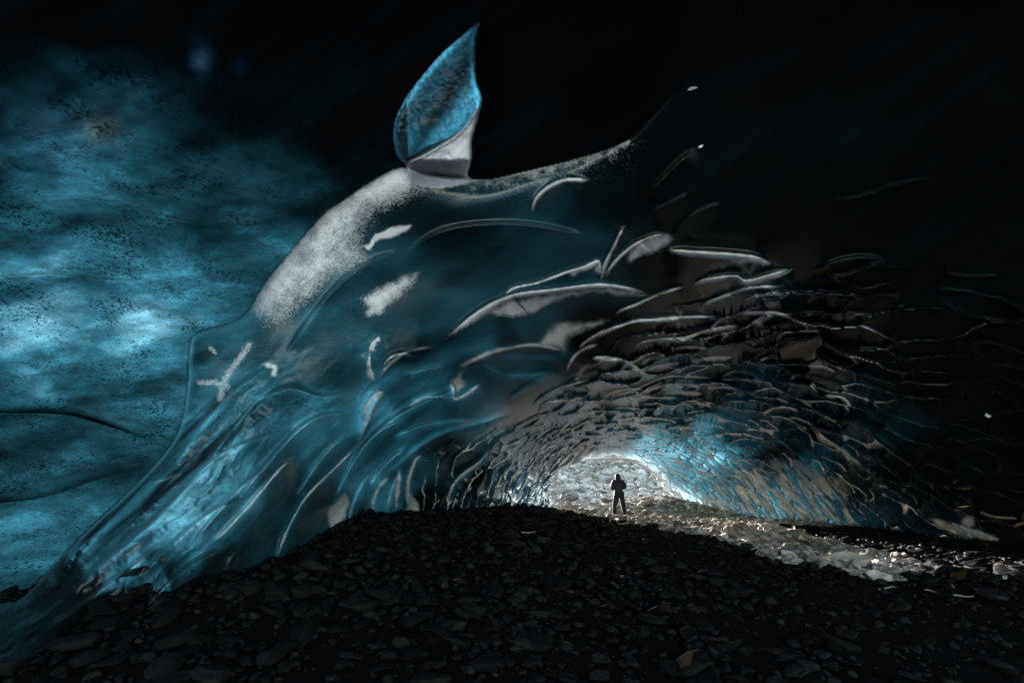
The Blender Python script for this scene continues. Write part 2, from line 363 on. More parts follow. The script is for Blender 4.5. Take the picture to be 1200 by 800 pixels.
# ---- melt scallops of the far roof and right wall: cells with raised cusps
ang = [(720,520,-4),(620,505,-35),(640,560,-62),(580,560,-62),(480,570,-78),(700,450,-14),(850,400,-8),(1000,330,-10),(880,470,0),(950,480,16),(880,560,38),(1000,560,42),(950,592,52),(1080,560,34),(1150,600,24),(1100,450,8),(800,535,14),(500,500,-42),(680,545,-40),(760,535,10),(820,570,38),(740,480,-8),(900,350,-8),(640,440,-20)]
TH = LIN([a[:2] for a in ang], [(math.cos(2 * math.radians(a[2])), math.sin(2 * math.radians(a[2]))) for a in ang], smooth=1e-2)
szp = [(715,530,8),(715,500,14),(715,470,24),(700,430,34),(700,380,50),(620,560,9),(620,500,15),(560,560,22),(500,560,34),(560,480,45),(800,530,8),(860,560,9),(900,590,10),(960,600,14),(1000,560,20),(1060,600,28),(1150,600,44),(850,480,22),(900,430,28),(900,380,36),(1000,450,36),(1000,350,50),(1150,450,60),(780,560,6),(650,545,6),(760,520,7),(900,500,22),(940,540,18)]
SZ = LIN([a[:2] for a in szp], [math.log(a[2] * (1.1 if a[2] < 15 else 1.5)) for a in szp], smooth=1e-2)
REG = smooth_pts([(436,640),(440,600),(470,560),(520,515),(600,488),(625,470),(690,425),(720,395),(790,355),(930,322),(1100,300),(1250,330),(1250,700),(640,700)], 1)
seeds = []
cand = np.c_[rng.uniform(420, 1250, 90000), rng.uniform(290, 680, 90000)]
cin = poly_sd(cand[:, 0], cand[:, 1], REG) > -8
cand = cand[cin]; csz = np.exp(SZ(cand[:, 0], cand[:, 1]) + rng.normal(0, .3, len(cand))); cth = TH(cand[:, 0], cand[:, 1]); cth = np.arctan2(cth[:, 1], cth[:, 0]) / 2
keep = []; grid = {}
for i in range(len(cand)):
    x, y = cand[i]; L = csz[i]; c, s_ = math.cos(cth[i]), math.sin(cth[i]); ok = True
    gx, gy = int(x // 60), int(y // 60)
    for a in (-1, 0, 1):
        for b in (-1, 0, 1):
            for j in grid.get((gx + a, gy + b), ()):
                dx, dy = cand[j][0] - x, cand[j][1] - y
                u = (dx * c + dy * s_) / (L * 1.6); v = (-dx * s_ + dy * c) / (L * .44)
                if u * u + v * v < 1: ok = False; break
            if not ok: break
        if not ok: break
    if ok: keep.append(i); grid.setdefault((gx, gy), []).append(i)
SD = cand[keep]; SL = csz[keep]; ST = cth[keep] + rng.normal(0, .2, len(keep)); SA = rng.uniform(.15, 1.35, len(keep)); SFr = rng.random(len(keep))
scal = np.zeros_like(X); scf = np.zeros_like(X); CELL = np.full(X.shape, -1)
bs = 40
wx = (fbm(X / 30, Y / 18, 3, 41) - .5) * 1.6; wy = (fbm(X / 30, Y / 18, 3, 47) - .5)
for y0 in range(0, len(GY), bs):
    if GY[min(y0 + bs, len(GY) - 1)] < 285 or GY[y0] > 690: continue
    for x0 in range(0, len(GX), bs):
        if GX[min(x0 + bs, len(GX) - 1)] < 415 or GX[x0] > 1255: continue
        bx = X[y0:y0 + bs, x0:x0 + bs]; by = Y[y0:y0 + bs, x0:x0 + bs]
        cx, cy = bx.mean(), by.mean()
        dd = np.hypot(SD[:, 0] - cx, SD[:, 1] - cy) - SL * 2.6
        ii = np.nonzero(dd < 34)[0]
        if len(ii) < 3: ii = np.argsort(dd)[:6]
        L = SL[ii]; wamp = min(np.median(L) * .5, 8.)
        px = (bx + wx[y0:y0 + bs, x0:x0 + bs] * wamp)[..., None] - SD[ii, 0]; py = (by + wy[y0:y0 + bs, x0:x0 + bs] * wamp)[..., None] - SD[ii, 1]
        c, s_ = np.cos(ST[ii]), np.sin(ST[ii])
        u = (px * c + py * s_) / (L * 1.75); v = (-px * s_ + py * c) / (L * .46)
        v2 = v + .5 * u * u                      # bowed cells
        d = np.sqrt(u * u + v2 * v2); o = np.argsort(d, -1)[..., :2]
        d1 = np.take_along_axis(d, o[..., :1], -1)[..., 0]; d2 = np.take_along_axis(d, o[..., 1:2], -1)[..., 0]
        k0 = o[..., 0]; vv = np.take_along_axis(v2, o[..., :1], -1)[..., 0]; uu = np.take_along_axis(u, o[..., :1], -1)[..., 0]
        e = d2 - d1; Lk = L[k0]; a = SA[ii][k0]
        h = (-.30 * np.clip(vv, -1.2, 1.2) + .5 * np.clip(d1, 0, 1.3) ** 2) * a      # a plate tipped forward at its upper rim, cupped
        h = h * sstep(e, -.02, .12) + (1 - sstep(e, -.02, .12)) * .35 * a
        scal[y0:y0 + bs, x0:x0 + bs] = h * Lk * (14 / np.maximum(Lk, 14)) ** .45
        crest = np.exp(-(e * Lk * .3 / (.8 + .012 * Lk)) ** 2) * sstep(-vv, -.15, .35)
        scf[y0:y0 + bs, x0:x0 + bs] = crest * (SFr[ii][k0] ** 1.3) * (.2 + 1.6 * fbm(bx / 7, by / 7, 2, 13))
        CELL[y0:y0 + bs, x0:x0 + bs] = ii[k0]
regw = sstep(poly_sd(X, Y, REG), -4, 30) * (1 - .72 * sstep(X + (450 - Y) * .3, 960, 1130))
# authored ridges stay in charge where they stand
D = D * (1 - .0042 * scal * regw * inA)
fade_r = 1 - sstep(X + (400 - Y) * .3, 930, 1120)
patch = sstep(fbm(X / 60, Y / 40, 3, 77), .30, .62)
near_exit = np.exp(-((X - 780) / 190.) ** 2 - ((Y - 520) / 75.) ** 2)
frost_glint = np.maximum(frost_glint, scf * regw * fade_r * (.25 + .7 * patch + .5 * near_exit) * 3.6)  # white painted along scallop crests as highlight lines

# ---- rime fields, with light patches and sheens painted white among them
def soft(poly, inner, val, sharp=1.2, g=0.):
    global frost_glint
    sd = poly_sd(X + (warpx - .5) * 9, Y + (warpy - .5) * 9, smooth_pts(poly + [poly[0]], 3)); m = sstep(sd, -sharp, inner) * val * (.38 + 1.15 * fbm(*rotxy(X, Y, -45, 44, 18), 4, 181))
    frost_glint = np.maximum(frost_glint, np.clip(m * (1.3 if inner < 30 else .86) * (1 - g + g * 1.5 * grain), 0, 1) * nearA)
soft([(262,352),(292,310),(324,268),(358,230),(380,214),(420,190),(460,170),(500,180),(560,195),(560,222),(500,240),(455,262),(440,285),(450,300),(440,318),(400,340),(360,372),(312,400)], 42, .82, 2, .4)
soft([(380,255),(400,240),(425,250),(432,280),(436,305),(405,315),(375,300)], 30, .75, 6, .35)
soft([(425,288),(450,272),(480,263),(476,272),(450,282),(432,293)], 5, .9, 3)
soft([(421,349),(455,331),(490,317),(489,330),(470,350),(445,368),(428,372)], 18, .85, 6, .4)
soft([(512,404),(560,366),(600,347),(650,340),(700,334),(740,338),(766,346),(740,351),(700,346),(660,354),(630,368),(602,376),(578,370),(545,380),(520,398)], 12, .95, 1.5, .4)
soft([(627,408),(645,383),(668,375),(716,374),(700,383),(680,390),(668,400),(662,416),(650,408)], 14, .9, 6, .35)
soft([(740,306),(736,296),(750,282),(770,276),(786,277),(784,286),(776,292),(766,296)], 8, .85, 5, .3)
soft([(840,298),(885,302),(902,310),(885,312),(866,309)], 6, .8, 3)
soft([(868,331),(905,321),(932,313),(900,330),(876,334)], 4, .7, 1.5)
soft([(671,447),(676,436),(690,426),(700,424),(688,437),(678,447)], 8, .45, 4)
soft([(736,424),(748,431),(754,438),(745,436)], 4, .8, 2)
soft([(525,446),(545,430),(556,429),(545,440),(549,450),(538,466),(533,466),(532,455)], 7, .42, 2)
soft([(384,605),(392,585),(404,578),(410,588),(408,604),(398,618),(388,617)], 6, .6, 3)
soft([(476,600),(474,575),(478,562),(484,580),(492,596),(488,602)], 6, .65, 3)
soft([(953,502),(965,512),(982,524),(965,520)], 4, .7, 3)
soft([(1086,604),(1110,610),(1150,622),(1170,634),(1140,632),(1100,618)], 5, .6, 3)
soft([(1125,612),(1135,602),(1142,612),(1136,622)], 5, .5, 4)
soft([(430,481),(440,458),(445,452),(440,470),(432,492),(424,484),(421,470)], 6, .45, 3)
for pts, wd, v in [([(292,404),(278,424),(264,443),(258,467)], 5., .5), ([(234,448),(255,449),(266,452)], 4.5, .48), ([(247,408),(252,413)], 3, .5), ([(313,428),(322,430),(321,438)], 3.5, .7),  # forked mark and dabs: spots of light painted in white
                   ([(550,211),(600,204),(660,189),(735,166)], 3.4, 1.), ([(470,197),(500,206),(550,211)], 6, .5), ([(1055+95,600),(1165,605),(1190,607)], 1.6, .5),
                   ([(690,540),(720,538),(745,542),(768,556),(780,570),(800,584)], 4., .95), ([(645,592),(641,575),(648,556),(662,546),(690,540)], 1.8, .6)]:
    s, t = polyline_sd(X, Y, smooth_pts(pts, 3)); frost_glint = np.maximum(frost_glint, np.exp(-(s / wd) ** 2) * v * nearA)
# thin rime right of the curtain edge, sown grains
s, t = polyline_sd(X, Y, smooth_pts([(560,214),(620,204),(680,190),(730,172)], 3))
frost_glint = np.maximum(frost_glint, np.where(s < 3, np.exp(s / 14.), 0) * .42 * grain * 1.6 * nearA)
# streaked white low on the right wall
s = poly_sd(X, Y, [(800,590),(850,560),(905,545),(985,560),(1000,620),(860,620)])
frost_glint = np.maximum(frost_glint, sstep(s, -22, 22) * (.22 + .78 * sstep(fbm(*rotxy(X, Y, 50, 17, 3.2), 3, 61), .4, .62)) * nearA)
# everything in the hall behind is bare ice
frost_glint[~nearA] = 0

# ---- the fin hanging in front of the dome
FIN = smooth_pts([(560,27),(545,40),(520,62),(497,88),(475,118),(464,143),(462,165),(467,184),(476,194),(480,208),(488,218),(520,220),(552,213),(547,204),(552,185),(552,165),(558,143),(564,116),(557,95),(556,60),(562,30)], 3)
sf = poly_sd(X, Y, FIN); mf = sstep(sf, -1, 1.6)
cupx = (X - 510) / 50.
dfin = 7.0 - .25 * sstep(Y, 30, 200) + .12 * np.exp(-np.clip(sf, 0, None) / 6.) + .35 * np.exp(-((X - (505 - (Y - 130) * .5)) / 36.) ** 2) * sstep(Y, 60, 140) * (1 - sstep(Y, 150, 185))
lip, tl = polyline_sd(X, Y, smooth_pts([(474,193),(490,186),(515,172),(540,155),(560,128)], 3))
dfin = dfin - .30 * np.where(lip > 0, np.exp(-lip / 3.), np.exp(lip / 26.)) * sstep(tl, -.1, .1)
D = D + (dfin * (1 + (fbm(X / 9, Y / 9, 3, 8) - .5) * .012) - D) * mf * (1 - sstep(Y, 186, 224))
below = (lip < 0) & (sf > 0)
frost_glint = np.where(sf > 0, np.where(below, (.75 * sstep(-lip, 0, 6) + .25 * grain), 0), frost_glint)
frost_glint = np.maximum(frost_glint, np.where(sf > -1, np.exp(-(lip / 1.6) ** 2) * .75 * sstep(tl, 0, .1), 0))
redge, tr = polyline_sd(X, Y, smooth_pts([(556,60),(557,95),(564,116),(558,143),(552,165),(552,185),(547,204)], 3))
frost_glint = np.maximum(frost_glint, np.where(sf > -1.5, np.exp(-(redge / 1.5) ** 2) * .6, 0))

# ---- how much daylight the ice lets through, and its colour
def field(pts, sm=1e-3):
    q = np.array(pts, float); num = np.zeros_like(X); den = np.zeros_like(X)
    for a, b, v in q:
        w_ = 1 / (((X - a) ** 2 + (Y - b) ** 2 + 60) / 1e3) ** 2.2; num += w_ * v; den += w_
    return np.clip(num / den - .012, 0, 2)
def fieldb(pts): return np.clip(LIN([p[:2] for p in pts], [p[2] for p in pts], sc=200, smooth=3e-3)(X, Y) - .01, 0, 2)
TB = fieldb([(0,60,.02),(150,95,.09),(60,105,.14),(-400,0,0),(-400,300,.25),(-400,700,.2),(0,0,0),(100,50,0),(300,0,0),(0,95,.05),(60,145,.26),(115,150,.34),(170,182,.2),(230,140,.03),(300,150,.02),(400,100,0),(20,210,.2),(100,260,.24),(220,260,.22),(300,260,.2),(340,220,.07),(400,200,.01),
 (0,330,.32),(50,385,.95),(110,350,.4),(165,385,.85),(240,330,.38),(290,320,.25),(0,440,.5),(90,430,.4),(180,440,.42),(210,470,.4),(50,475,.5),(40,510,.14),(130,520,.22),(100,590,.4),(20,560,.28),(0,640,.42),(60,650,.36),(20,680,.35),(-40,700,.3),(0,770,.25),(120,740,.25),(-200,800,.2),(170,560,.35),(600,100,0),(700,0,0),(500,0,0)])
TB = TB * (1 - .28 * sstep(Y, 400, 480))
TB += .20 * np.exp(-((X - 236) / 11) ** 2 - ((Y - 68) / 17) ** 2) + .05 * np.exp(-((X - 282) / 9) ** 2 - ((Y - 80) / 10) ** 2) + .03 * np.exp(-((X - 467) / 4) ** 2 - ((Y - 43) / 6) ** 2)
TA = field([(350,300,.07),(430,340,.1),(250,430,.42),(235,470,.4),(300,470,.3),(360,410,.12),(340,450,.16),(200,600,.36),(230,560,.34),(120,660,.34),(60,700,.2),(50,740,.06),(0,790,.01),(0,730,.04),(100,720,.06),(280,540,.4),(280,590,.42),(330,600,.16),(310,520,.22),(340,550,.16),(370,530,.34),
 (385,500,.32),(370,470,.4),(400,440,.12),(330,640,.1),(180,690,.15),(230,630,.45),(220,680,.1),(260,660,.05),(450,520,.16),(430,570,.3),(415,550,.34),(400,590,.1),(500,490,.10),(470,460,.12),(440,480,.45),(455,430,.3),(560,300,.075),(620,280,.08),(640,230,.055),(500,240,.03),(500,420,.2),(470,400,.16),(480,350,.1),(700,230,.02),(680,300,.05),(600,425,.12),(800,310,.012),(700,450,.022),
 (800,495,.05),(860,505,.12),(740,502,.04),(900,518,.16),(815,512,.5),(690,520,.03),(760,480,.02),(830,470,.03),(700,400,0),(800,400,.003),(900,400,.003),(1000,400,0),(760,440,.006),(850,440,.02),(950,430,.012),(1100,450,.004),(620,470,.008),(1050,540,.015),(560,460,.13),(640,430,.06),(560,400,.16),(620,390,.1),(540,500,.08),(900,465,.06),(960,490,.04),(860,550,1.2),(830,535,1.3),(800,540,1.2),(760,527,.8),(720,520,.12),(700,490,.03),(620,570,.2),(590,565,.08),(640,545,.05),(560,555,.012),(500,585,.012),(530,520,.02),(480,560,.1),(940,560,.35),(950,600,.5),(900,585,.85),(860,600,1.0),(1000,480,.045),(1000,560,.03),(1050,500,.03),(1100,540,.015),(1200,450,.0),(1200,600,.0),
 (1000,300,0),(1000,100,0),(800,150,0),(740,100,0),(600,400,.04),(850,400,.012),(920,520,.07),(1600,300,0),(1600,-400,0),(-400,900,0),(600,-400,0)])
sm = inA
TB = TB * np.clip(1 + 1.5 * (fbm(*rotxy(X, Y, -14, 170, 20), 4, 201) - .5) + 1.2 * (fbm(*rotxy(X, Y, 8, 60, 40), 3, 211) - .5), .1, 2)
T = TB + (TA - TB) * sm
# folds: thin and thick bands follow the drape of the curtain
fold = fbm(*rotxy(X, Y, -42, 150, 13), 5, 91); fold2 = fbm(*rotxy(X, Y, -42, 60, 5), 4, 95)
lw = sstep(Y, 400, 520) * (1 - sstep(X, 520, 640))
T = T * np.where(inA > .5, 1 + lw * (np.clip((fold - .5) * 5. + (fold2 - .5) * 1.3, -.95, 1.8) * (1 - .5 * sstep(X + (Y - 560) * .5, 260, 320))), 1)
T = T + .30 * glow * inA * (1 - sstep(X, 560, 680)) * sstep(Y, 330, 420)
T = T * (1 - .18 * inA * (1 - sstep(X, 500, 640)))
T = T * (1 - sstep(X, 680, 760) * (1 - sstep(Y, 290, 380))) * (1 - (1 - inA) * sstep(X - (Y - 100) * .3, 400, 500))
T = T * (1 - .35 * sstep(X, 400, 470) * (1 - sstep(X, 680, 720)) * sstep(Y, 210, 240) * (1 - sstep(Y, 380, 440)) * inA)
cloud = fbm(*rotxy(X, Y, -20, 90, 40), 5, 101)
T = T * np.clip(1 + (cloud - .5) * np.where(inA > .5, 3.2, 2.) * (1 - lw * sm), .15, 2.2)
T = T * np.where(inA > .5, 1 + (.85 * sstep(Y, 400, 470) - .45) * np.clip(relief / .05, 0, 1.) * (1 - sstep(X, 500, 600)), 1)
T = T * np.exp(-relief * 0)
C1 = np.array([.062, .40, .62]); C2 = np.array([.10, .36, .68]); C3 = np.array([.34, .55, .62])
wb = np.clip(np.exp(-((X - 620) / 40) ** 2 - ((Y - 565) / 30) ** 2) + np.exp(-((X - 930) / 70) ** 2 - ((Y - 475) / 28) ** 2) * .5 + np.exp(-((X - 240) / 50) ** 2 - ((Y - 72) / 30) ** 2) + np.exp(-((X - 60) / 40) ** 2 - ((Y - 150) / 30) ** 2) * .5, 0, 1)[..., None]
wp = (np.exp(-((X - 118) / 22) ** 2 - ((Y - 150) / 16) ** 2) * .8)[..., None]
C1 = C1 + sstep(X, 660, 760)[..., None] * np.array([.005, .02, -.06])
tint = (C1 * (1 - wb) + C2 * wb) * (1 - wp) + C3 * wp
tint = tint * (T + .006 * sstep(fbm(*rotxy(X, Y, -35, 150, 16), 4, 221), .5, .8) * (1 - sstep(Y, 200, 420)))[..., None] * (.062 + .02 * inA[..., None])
# the clearest ice turns paler
tint = tint + np.array([.012, .014, .014]) * (np.clip(T - .45, 0, 2) ** 1.3)[..., None]
# rim of the exit and fin
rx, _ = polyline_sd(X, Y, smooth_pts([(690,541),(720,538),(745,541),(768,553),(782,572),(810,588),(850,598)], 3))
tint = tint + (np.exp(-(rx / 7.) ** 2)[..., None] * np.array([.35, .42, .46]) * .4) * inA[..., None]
tint = tint + (np.exp(-(sdE / 2.6) ** 2) * sstep(Y, 370, 420) * inA)[..., None] * C1 * .05
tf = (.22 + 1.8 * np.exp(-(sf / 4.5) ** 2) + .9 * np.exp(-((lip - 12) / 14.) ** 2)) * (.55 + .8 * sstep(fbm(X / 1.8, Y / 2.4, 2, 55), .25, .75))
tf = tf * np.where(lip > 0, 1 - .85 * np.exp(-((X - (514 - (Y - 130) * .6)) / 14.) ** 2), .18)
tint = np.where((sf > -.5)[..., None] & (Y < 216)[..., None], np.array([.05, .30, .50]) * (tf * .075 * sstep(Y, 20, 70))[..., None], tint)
streak = np.where(inA > .5, .25 + .3 * (1 - sstep(X, 350, 520)), .8); streak = np.where(sf > 0, .1, streak); streak = np.where(X > 560, .25, streak)

wet = np.where(inA > .5, .6 + .4 * sstep(X, 420, 560) , .0); wet = wet * (1 - .75 * sstep(X + (400 - Y) * .6, 930, 1150)); wet = wet * (1 - .75 * sstep(X, 420, 500) * (1 - sstep(X, 720, 800)) * sstep(Y, 250, 300) * (1 - sstep(Y + (X - 560) * .4, 465, 510)))
wet = wet * (1 - .7 * sstep(X, 680, 800) * (1 - sstep(Y, 220, 330))); wet = np.where(sf > 0, .6, wet)
# ---- to world
P = at(X, Y, D)
dPx = np.gradient(P, axis=1); dPy = np.gradient(P, axis=0)
N = np.cross(dPx, dPy); N /= np.linalg.norm(N, axis=-1, keepdims=True) + 1e-12
toc = np.array([0, 0, CAMH]) - P; N *= np.sign((N * toc).sum(-1, keepdims=True) + 1e-9)

EXIT = smooth_pts([(645,592),(643,572),(650,556),(663,546),(690,540),(720,539),(745,543),(766,556),(778,573),(792,584),(800,600),(800,660),(645,660)], 2)
xm = (X[:-1, :-1] + X[1:, 1:]) / 2; ym = (Y[:-1, :-1] + Y[1:, 1:]) / 2
hole = poly_sd(xm, ym, EXIT) > 0
reg = np.where(inA[:-1, :-1] > .5, 0, 1)                                  # 0 scalloped roof, 1 hall wall/dome
dome = (reg == 1) & (xm > 330 + (ym - 150) * .2) & (ym < 420); reg[dome] = 2
CURT = [(-420,1000),(-420,400),(284,372-200),(470,100),(560,160),(556,212),(545,300),(520,380),(500,440),(470,480),(430,540),(398,580),(402,640),(402,1000)]
reg[(inA[:-1, :-1] > .5) & (poly_sd(xm, ym, CURT) > 0)] = 3
LOBES = [[(268,588),(290,560),(330,520),(360,493),(400,482),(424,486),(415,505),(380,512),(345,536),(300,585),(278,600)],
         [(322,664),(326,640),(345,600),(362,574),(395,545),(425,515),(415,540),(398,575),(386,600),(384,616),(350,640),(330,668)],
         [(384,616),(388,590),(402,563),(425,524),(452,497),(470,486),(440,535),(425,565),(412,592),(408,622),(396,640)],
         [(420,522),(421,500),(418,478),(424,462),(440,449),(453,434),(480,412),(470,430),(455,455),(440,480),(430,505)]]
for i, L_ in enumerate(LOBES): reg[(poly_sd(xm, ym, smooth_pts(L_ + [L_[0]], 2)) > 0) & (inA[:-1, :-1] > .5)] = 10 + i
PL = [[(512,405),(560,364),(600,345),(650,338),(700,332),(735,336),(769,346),(740,352),(690,350),(640,372),(605,392),(560,398),(530,420),(514,422)],
      [(627,409),(645,382),(668,374),(716,373),(700,384),(680,392),(668,404),(664,418),(650,410)],
      [(733,300),(750,280),(770,274),(787,276),(780,290),(800,293),(850,296),(885,300),(904,311),(880,318),(840,322),(790,320),(745,314)],
      [(808,337),(818,329),(835,325),(862,322),(875,328),(905,320),(933,312),(900,331),(870,340),(840,344)],
      [(525,446),(533,436),(545,428),(562,421),(585,411),(620,405),(620,412),(585,424),(565,447),(548,461),(533,468),(531,455)],
      [(667,450),(668,430),(685,418),(715,418),(735,423),(747,430),(755,439),(735,446),(700,452)]]
for i, L_ in enumerate(PL): reg[(poly_sd(xm, ym, smooth_pts(L_ + [L_[0]], 2)) > 0) & (reg == 0)] = 20 + i
reg[(poly_sd(xm, ym, FIN) > -.8) & (ym < 214)] = 4
reg[hole] = -1
# scallops that show about ten pixels or more get their own part
cellf = CELL[:-1, :-1]; inreg = (reg == 0) & (regw[:-1, :-1] > .2) & (cellf >= 0) & (xm > 440) & (xm < 1200) & (ym < 640)
area = np.bincount(cellf[inreg], weights=(np.diff(X, axis=1)[:-1] * np.diff(Y, axis=0)[:, :-1])[inreg], minlength=len(SD))
big = np.argsort(-area)[:290]; big = big[area[big] > 60]
for j, c_ in enumerate(big): reg[inreg & (cellf == c_)] = 1000 + j

ny, nx = X.shape
vid = np.arange(nx * ny).reshape(ny, nx)
Q = np.stack([vid[:-1, :-1], vid[1:, :-1], vid[1:, 1:], vid[:-1, 1:]], -1)
Pf = P.reshape(-1, 3); Nf = N.reshape(-1, 3); frf = frost_glint.ravel(); tif = tint.reshape(-1, 3); stf = streak.ravel(); wef = wet.ravel()
def carve(name, mask, parent=None):
    q = Q[mask]; u, inv = np.unique(q, return_inverse=True)
    o = mesh_np(name, Pf[u], inv.reshape(-1, 4), ICE, parent); me = o.data
    a = me.attributes.new('frost_glint', 'FLOAT', 'POINT'); a.data.foreach_set('value', np.clip(frf[u], 0, 1).astype(np.float32))
    a = me.attributes.new('streak', 'FLOAT', 'POINT'); a.data.foreach_set('value', stf[u].astype(np.float32))
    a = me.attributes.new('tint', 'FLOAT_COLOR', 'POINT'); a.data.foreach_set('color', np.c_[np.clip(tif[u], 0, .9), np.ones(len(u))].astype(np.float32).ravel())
    a = me.attributes.new('wet', 'FLOAT', 'POINT'); a.data.foreach_set('value', wef[u].astype(np.float32))
    me.normals_split_custom_set_from_vertices(Nf[u].astype(np.float32))
    return o
wall = tag(carve('cave_wall', reg == 1), kind='structure')
dome_o = tag(carve('cave_dome', reg == 2), kind='structure')
roof = tag(carve('cave_ceiling', reg == 0), kind='structure')
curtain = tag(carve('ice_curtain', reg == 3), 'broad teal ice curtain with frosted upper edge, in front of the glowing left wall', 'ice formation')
for i, lb in enumerate(['club shaped clear lobe ending in a small white drop', 'long dark tongue with thin bright edge reaching the cobbles', 'pale frosted tongue with white foot', 'curled glassy lobe with bright blue knob']):
    tag(carve('ice_lobe', reg == 10 + i, curtain), lb)
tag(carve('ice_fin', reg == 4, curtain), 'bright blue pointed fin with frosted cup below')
for i in range(len(PL)): carve('ice_ledge', reg == 20 + i, roof)
order = [j for j in range(len(big)) if (reg == 1000 + j).any()]
flat = reg.ravel(); srt = np.argsort(flat, kind='stable'); fs = flat[srt]
Qr = Q.reshape(-1, 4)
for j in order:
    a, b = np.searchsorted(fs, [1000 + j, 1001 + j]); q = Qr[srt[a:b]]
    m = np.zeros(Qr.shape[0], bool); m[srt[a:b]] = True
    carve('scallop', m.reshape(reg.shape), roof)

# ---- unseen passage behind camera, added to block sky; rear and right open for fill
ring = np.concatenate([P[::-1, 0][:], P[0, 1:], P[1:, -1]])
rings = [ring]
for k, (by, sc) in enumerate([(-1.8, 1.08), (-3.2, 1.12)]):
    c = np.array([0.5, 0, 1.5]); r = ring.copy(); r[:, 0] = c[0] + (r[:, 0] - c[0]) * sc; r[:, 2] = np.where(r[:, 2] > 0, r[:, 2] * sc, r[:, 2]); r[:, 1] = by + (fbm(r[:, 0], r[:, 2], 2, 3) - .5) * .5
    rings.append(r)
V = np.concatenate(rings); n = len(ring)
i0 = np.arange(n - 1); i0 = i0[(i0 < ny + nx * .5) | (ring[:-1][:, 2] > 5)]; FQ = np.concatenate([np.stack([k * n + i0, k * n + i0 + 1, (k + 1) * n + i0 + 1, (k + 1) * n + i0], -1) for k in range(len(rings) - 1)])
dark = plain('unseen_dark_ice', (.01, .014, .016), .35, .5)
tag(mesh_np('unseen_passage', V, FQ, dark), kind='structure')

# ------------------------------------------------------------------ ground
gp = []
for px, py, d in [(0,790,3.4),(60,745,4.1),(120,708,4.7),(180,690,5.0),(260,668,5.8),(330,650,6.5),(370,630,7.6),(400,612,8.9),(430,601,11.2),(530,597,13.2),(580,594,14.6),(640,594,14.6),(700,610,14.5),(780,624,14),
                 (870,605,20.8),(960,611,18.4),(1060,622,14.9),(1170,636,12),(1210,642,11.2),(1000,640,13.),(950,650,11.5),(727,604,20),(650,594,21.5),(790,583,23.6),(700,586,26),(760,581,28),(660,571,36),(720,562,42),(780,568,36),(715,546,50),(650,548,50),(780,548,50),(715,518,58),(650,518,58),(800,518,58),(860,520,56),(560,520,58),(940,522,56),(850,596,23)]:
    p = at(px, py, d); gp.append((p[0], p[1], p[2]))
gp += [tuple(at(a, b, c) + np.array([0, 0, -.8])) for a, b, c in ((0,700,8.2),(-120,700,8),(80,665,8.6),(160,600,9.8),(230,520,10),(-300,700,6))]
gp += [(-3, 0, 0), (0, 0, 0), (4, 0, 0), (0, 3.5, 0), (3, 4, 0), (3, 6, .05), (0, 6, .2), (-1, 9, .55), (1, 10, .5), (4, 9, .1), (6, 7, 0), (9, 8, 0), (12, 6, 0), (3, 12, .5), (7, 14, .15), (16, 18, 0.2), (22, 50, 4), (16, 34, 1), (1, 25, .3),
       (-2, 30, .3), (-2, 40, .4), (-6, 20, .3), (-10, 11, -.9), (-12, 30, .2), (-10, 48, .5), (20, 10, 0), (24, 30, 2), (-8, 0, -.6), (-13, 6, -1), (10, -4, 0), (0, -12, 0), (12, -12, 0), (-12, -12, 0), (-4, 16, .7)]
GH = LIN([p[:2] for p in gp], [p[2] for p in gp], sc=10, smooth=3e-3)
def gheight(x, y):
    x = np.asarray(x, float); y = np.asarray(y, float)
    fl = np.exp(-np.clip(np.hypot(x - 4, y - 20) - 34, 0, None) / 14.)
    h = GH(np.clip(x, -28, 40), np.clip(y, -14, 62)) * fl
    amp = .02 + .05 * sstep(y, 20, 30)
    return h + (fbm(x * 1.3 + 50, y * 1.3 + 50, 4, 21) - .5) * amp * 3
gx = np.unique(np.concatenate([np.linspace(-600, -30, 12), np.linspace(-30, -9, 22), np.linspace(-9, 16, 230), np.linspace(16, 40, 40), np.linspace(40, 600, 12)]))
gy = np.unique(np.concatenate([np.linspace(-400, -14, 9), np.linspace(-14, 1.5, 14), np.linspace(1.5, 16, 220), np.linspace(16, 60, 200), np.linspace(60, 90, 16), np.linspace(70, 900, 12)]))
gX, gY = np.meshgrid(gx, gy); gZ = gheight(gX, gY)
gv = np.arange(gX.size).reshape(gX.shape)
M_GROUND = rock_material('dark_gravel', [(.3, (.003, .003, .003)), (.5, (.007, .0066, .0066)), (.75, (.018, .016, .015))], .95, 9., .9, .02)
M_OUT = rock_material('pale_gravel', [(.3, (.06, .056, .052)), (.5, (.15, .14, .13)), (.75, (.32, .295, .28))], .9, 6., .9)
gq = np.stack([gv[:-1, :-1], gv[:-1, 1:], gv[1:, 1:], gv[1:, :-1]], -1).reshape(-1, 4)
gcx = gX.ravel()[gq].mean(1); gcy = gY.ravel()[gq].mean(1)
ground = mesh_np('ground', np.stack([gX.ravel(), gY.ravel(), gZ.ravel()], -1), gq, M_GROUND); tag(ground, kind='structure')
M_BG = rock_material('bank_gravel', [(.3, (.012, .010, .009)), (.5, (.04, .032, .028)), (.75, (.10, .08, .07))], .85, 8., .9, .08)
ground.data.materials.append(M_OUT); ground.data.materials.append(M_BG); ground.data.materials.append(plain('bounce_snow', (.66, .67, .69), .8, .2))
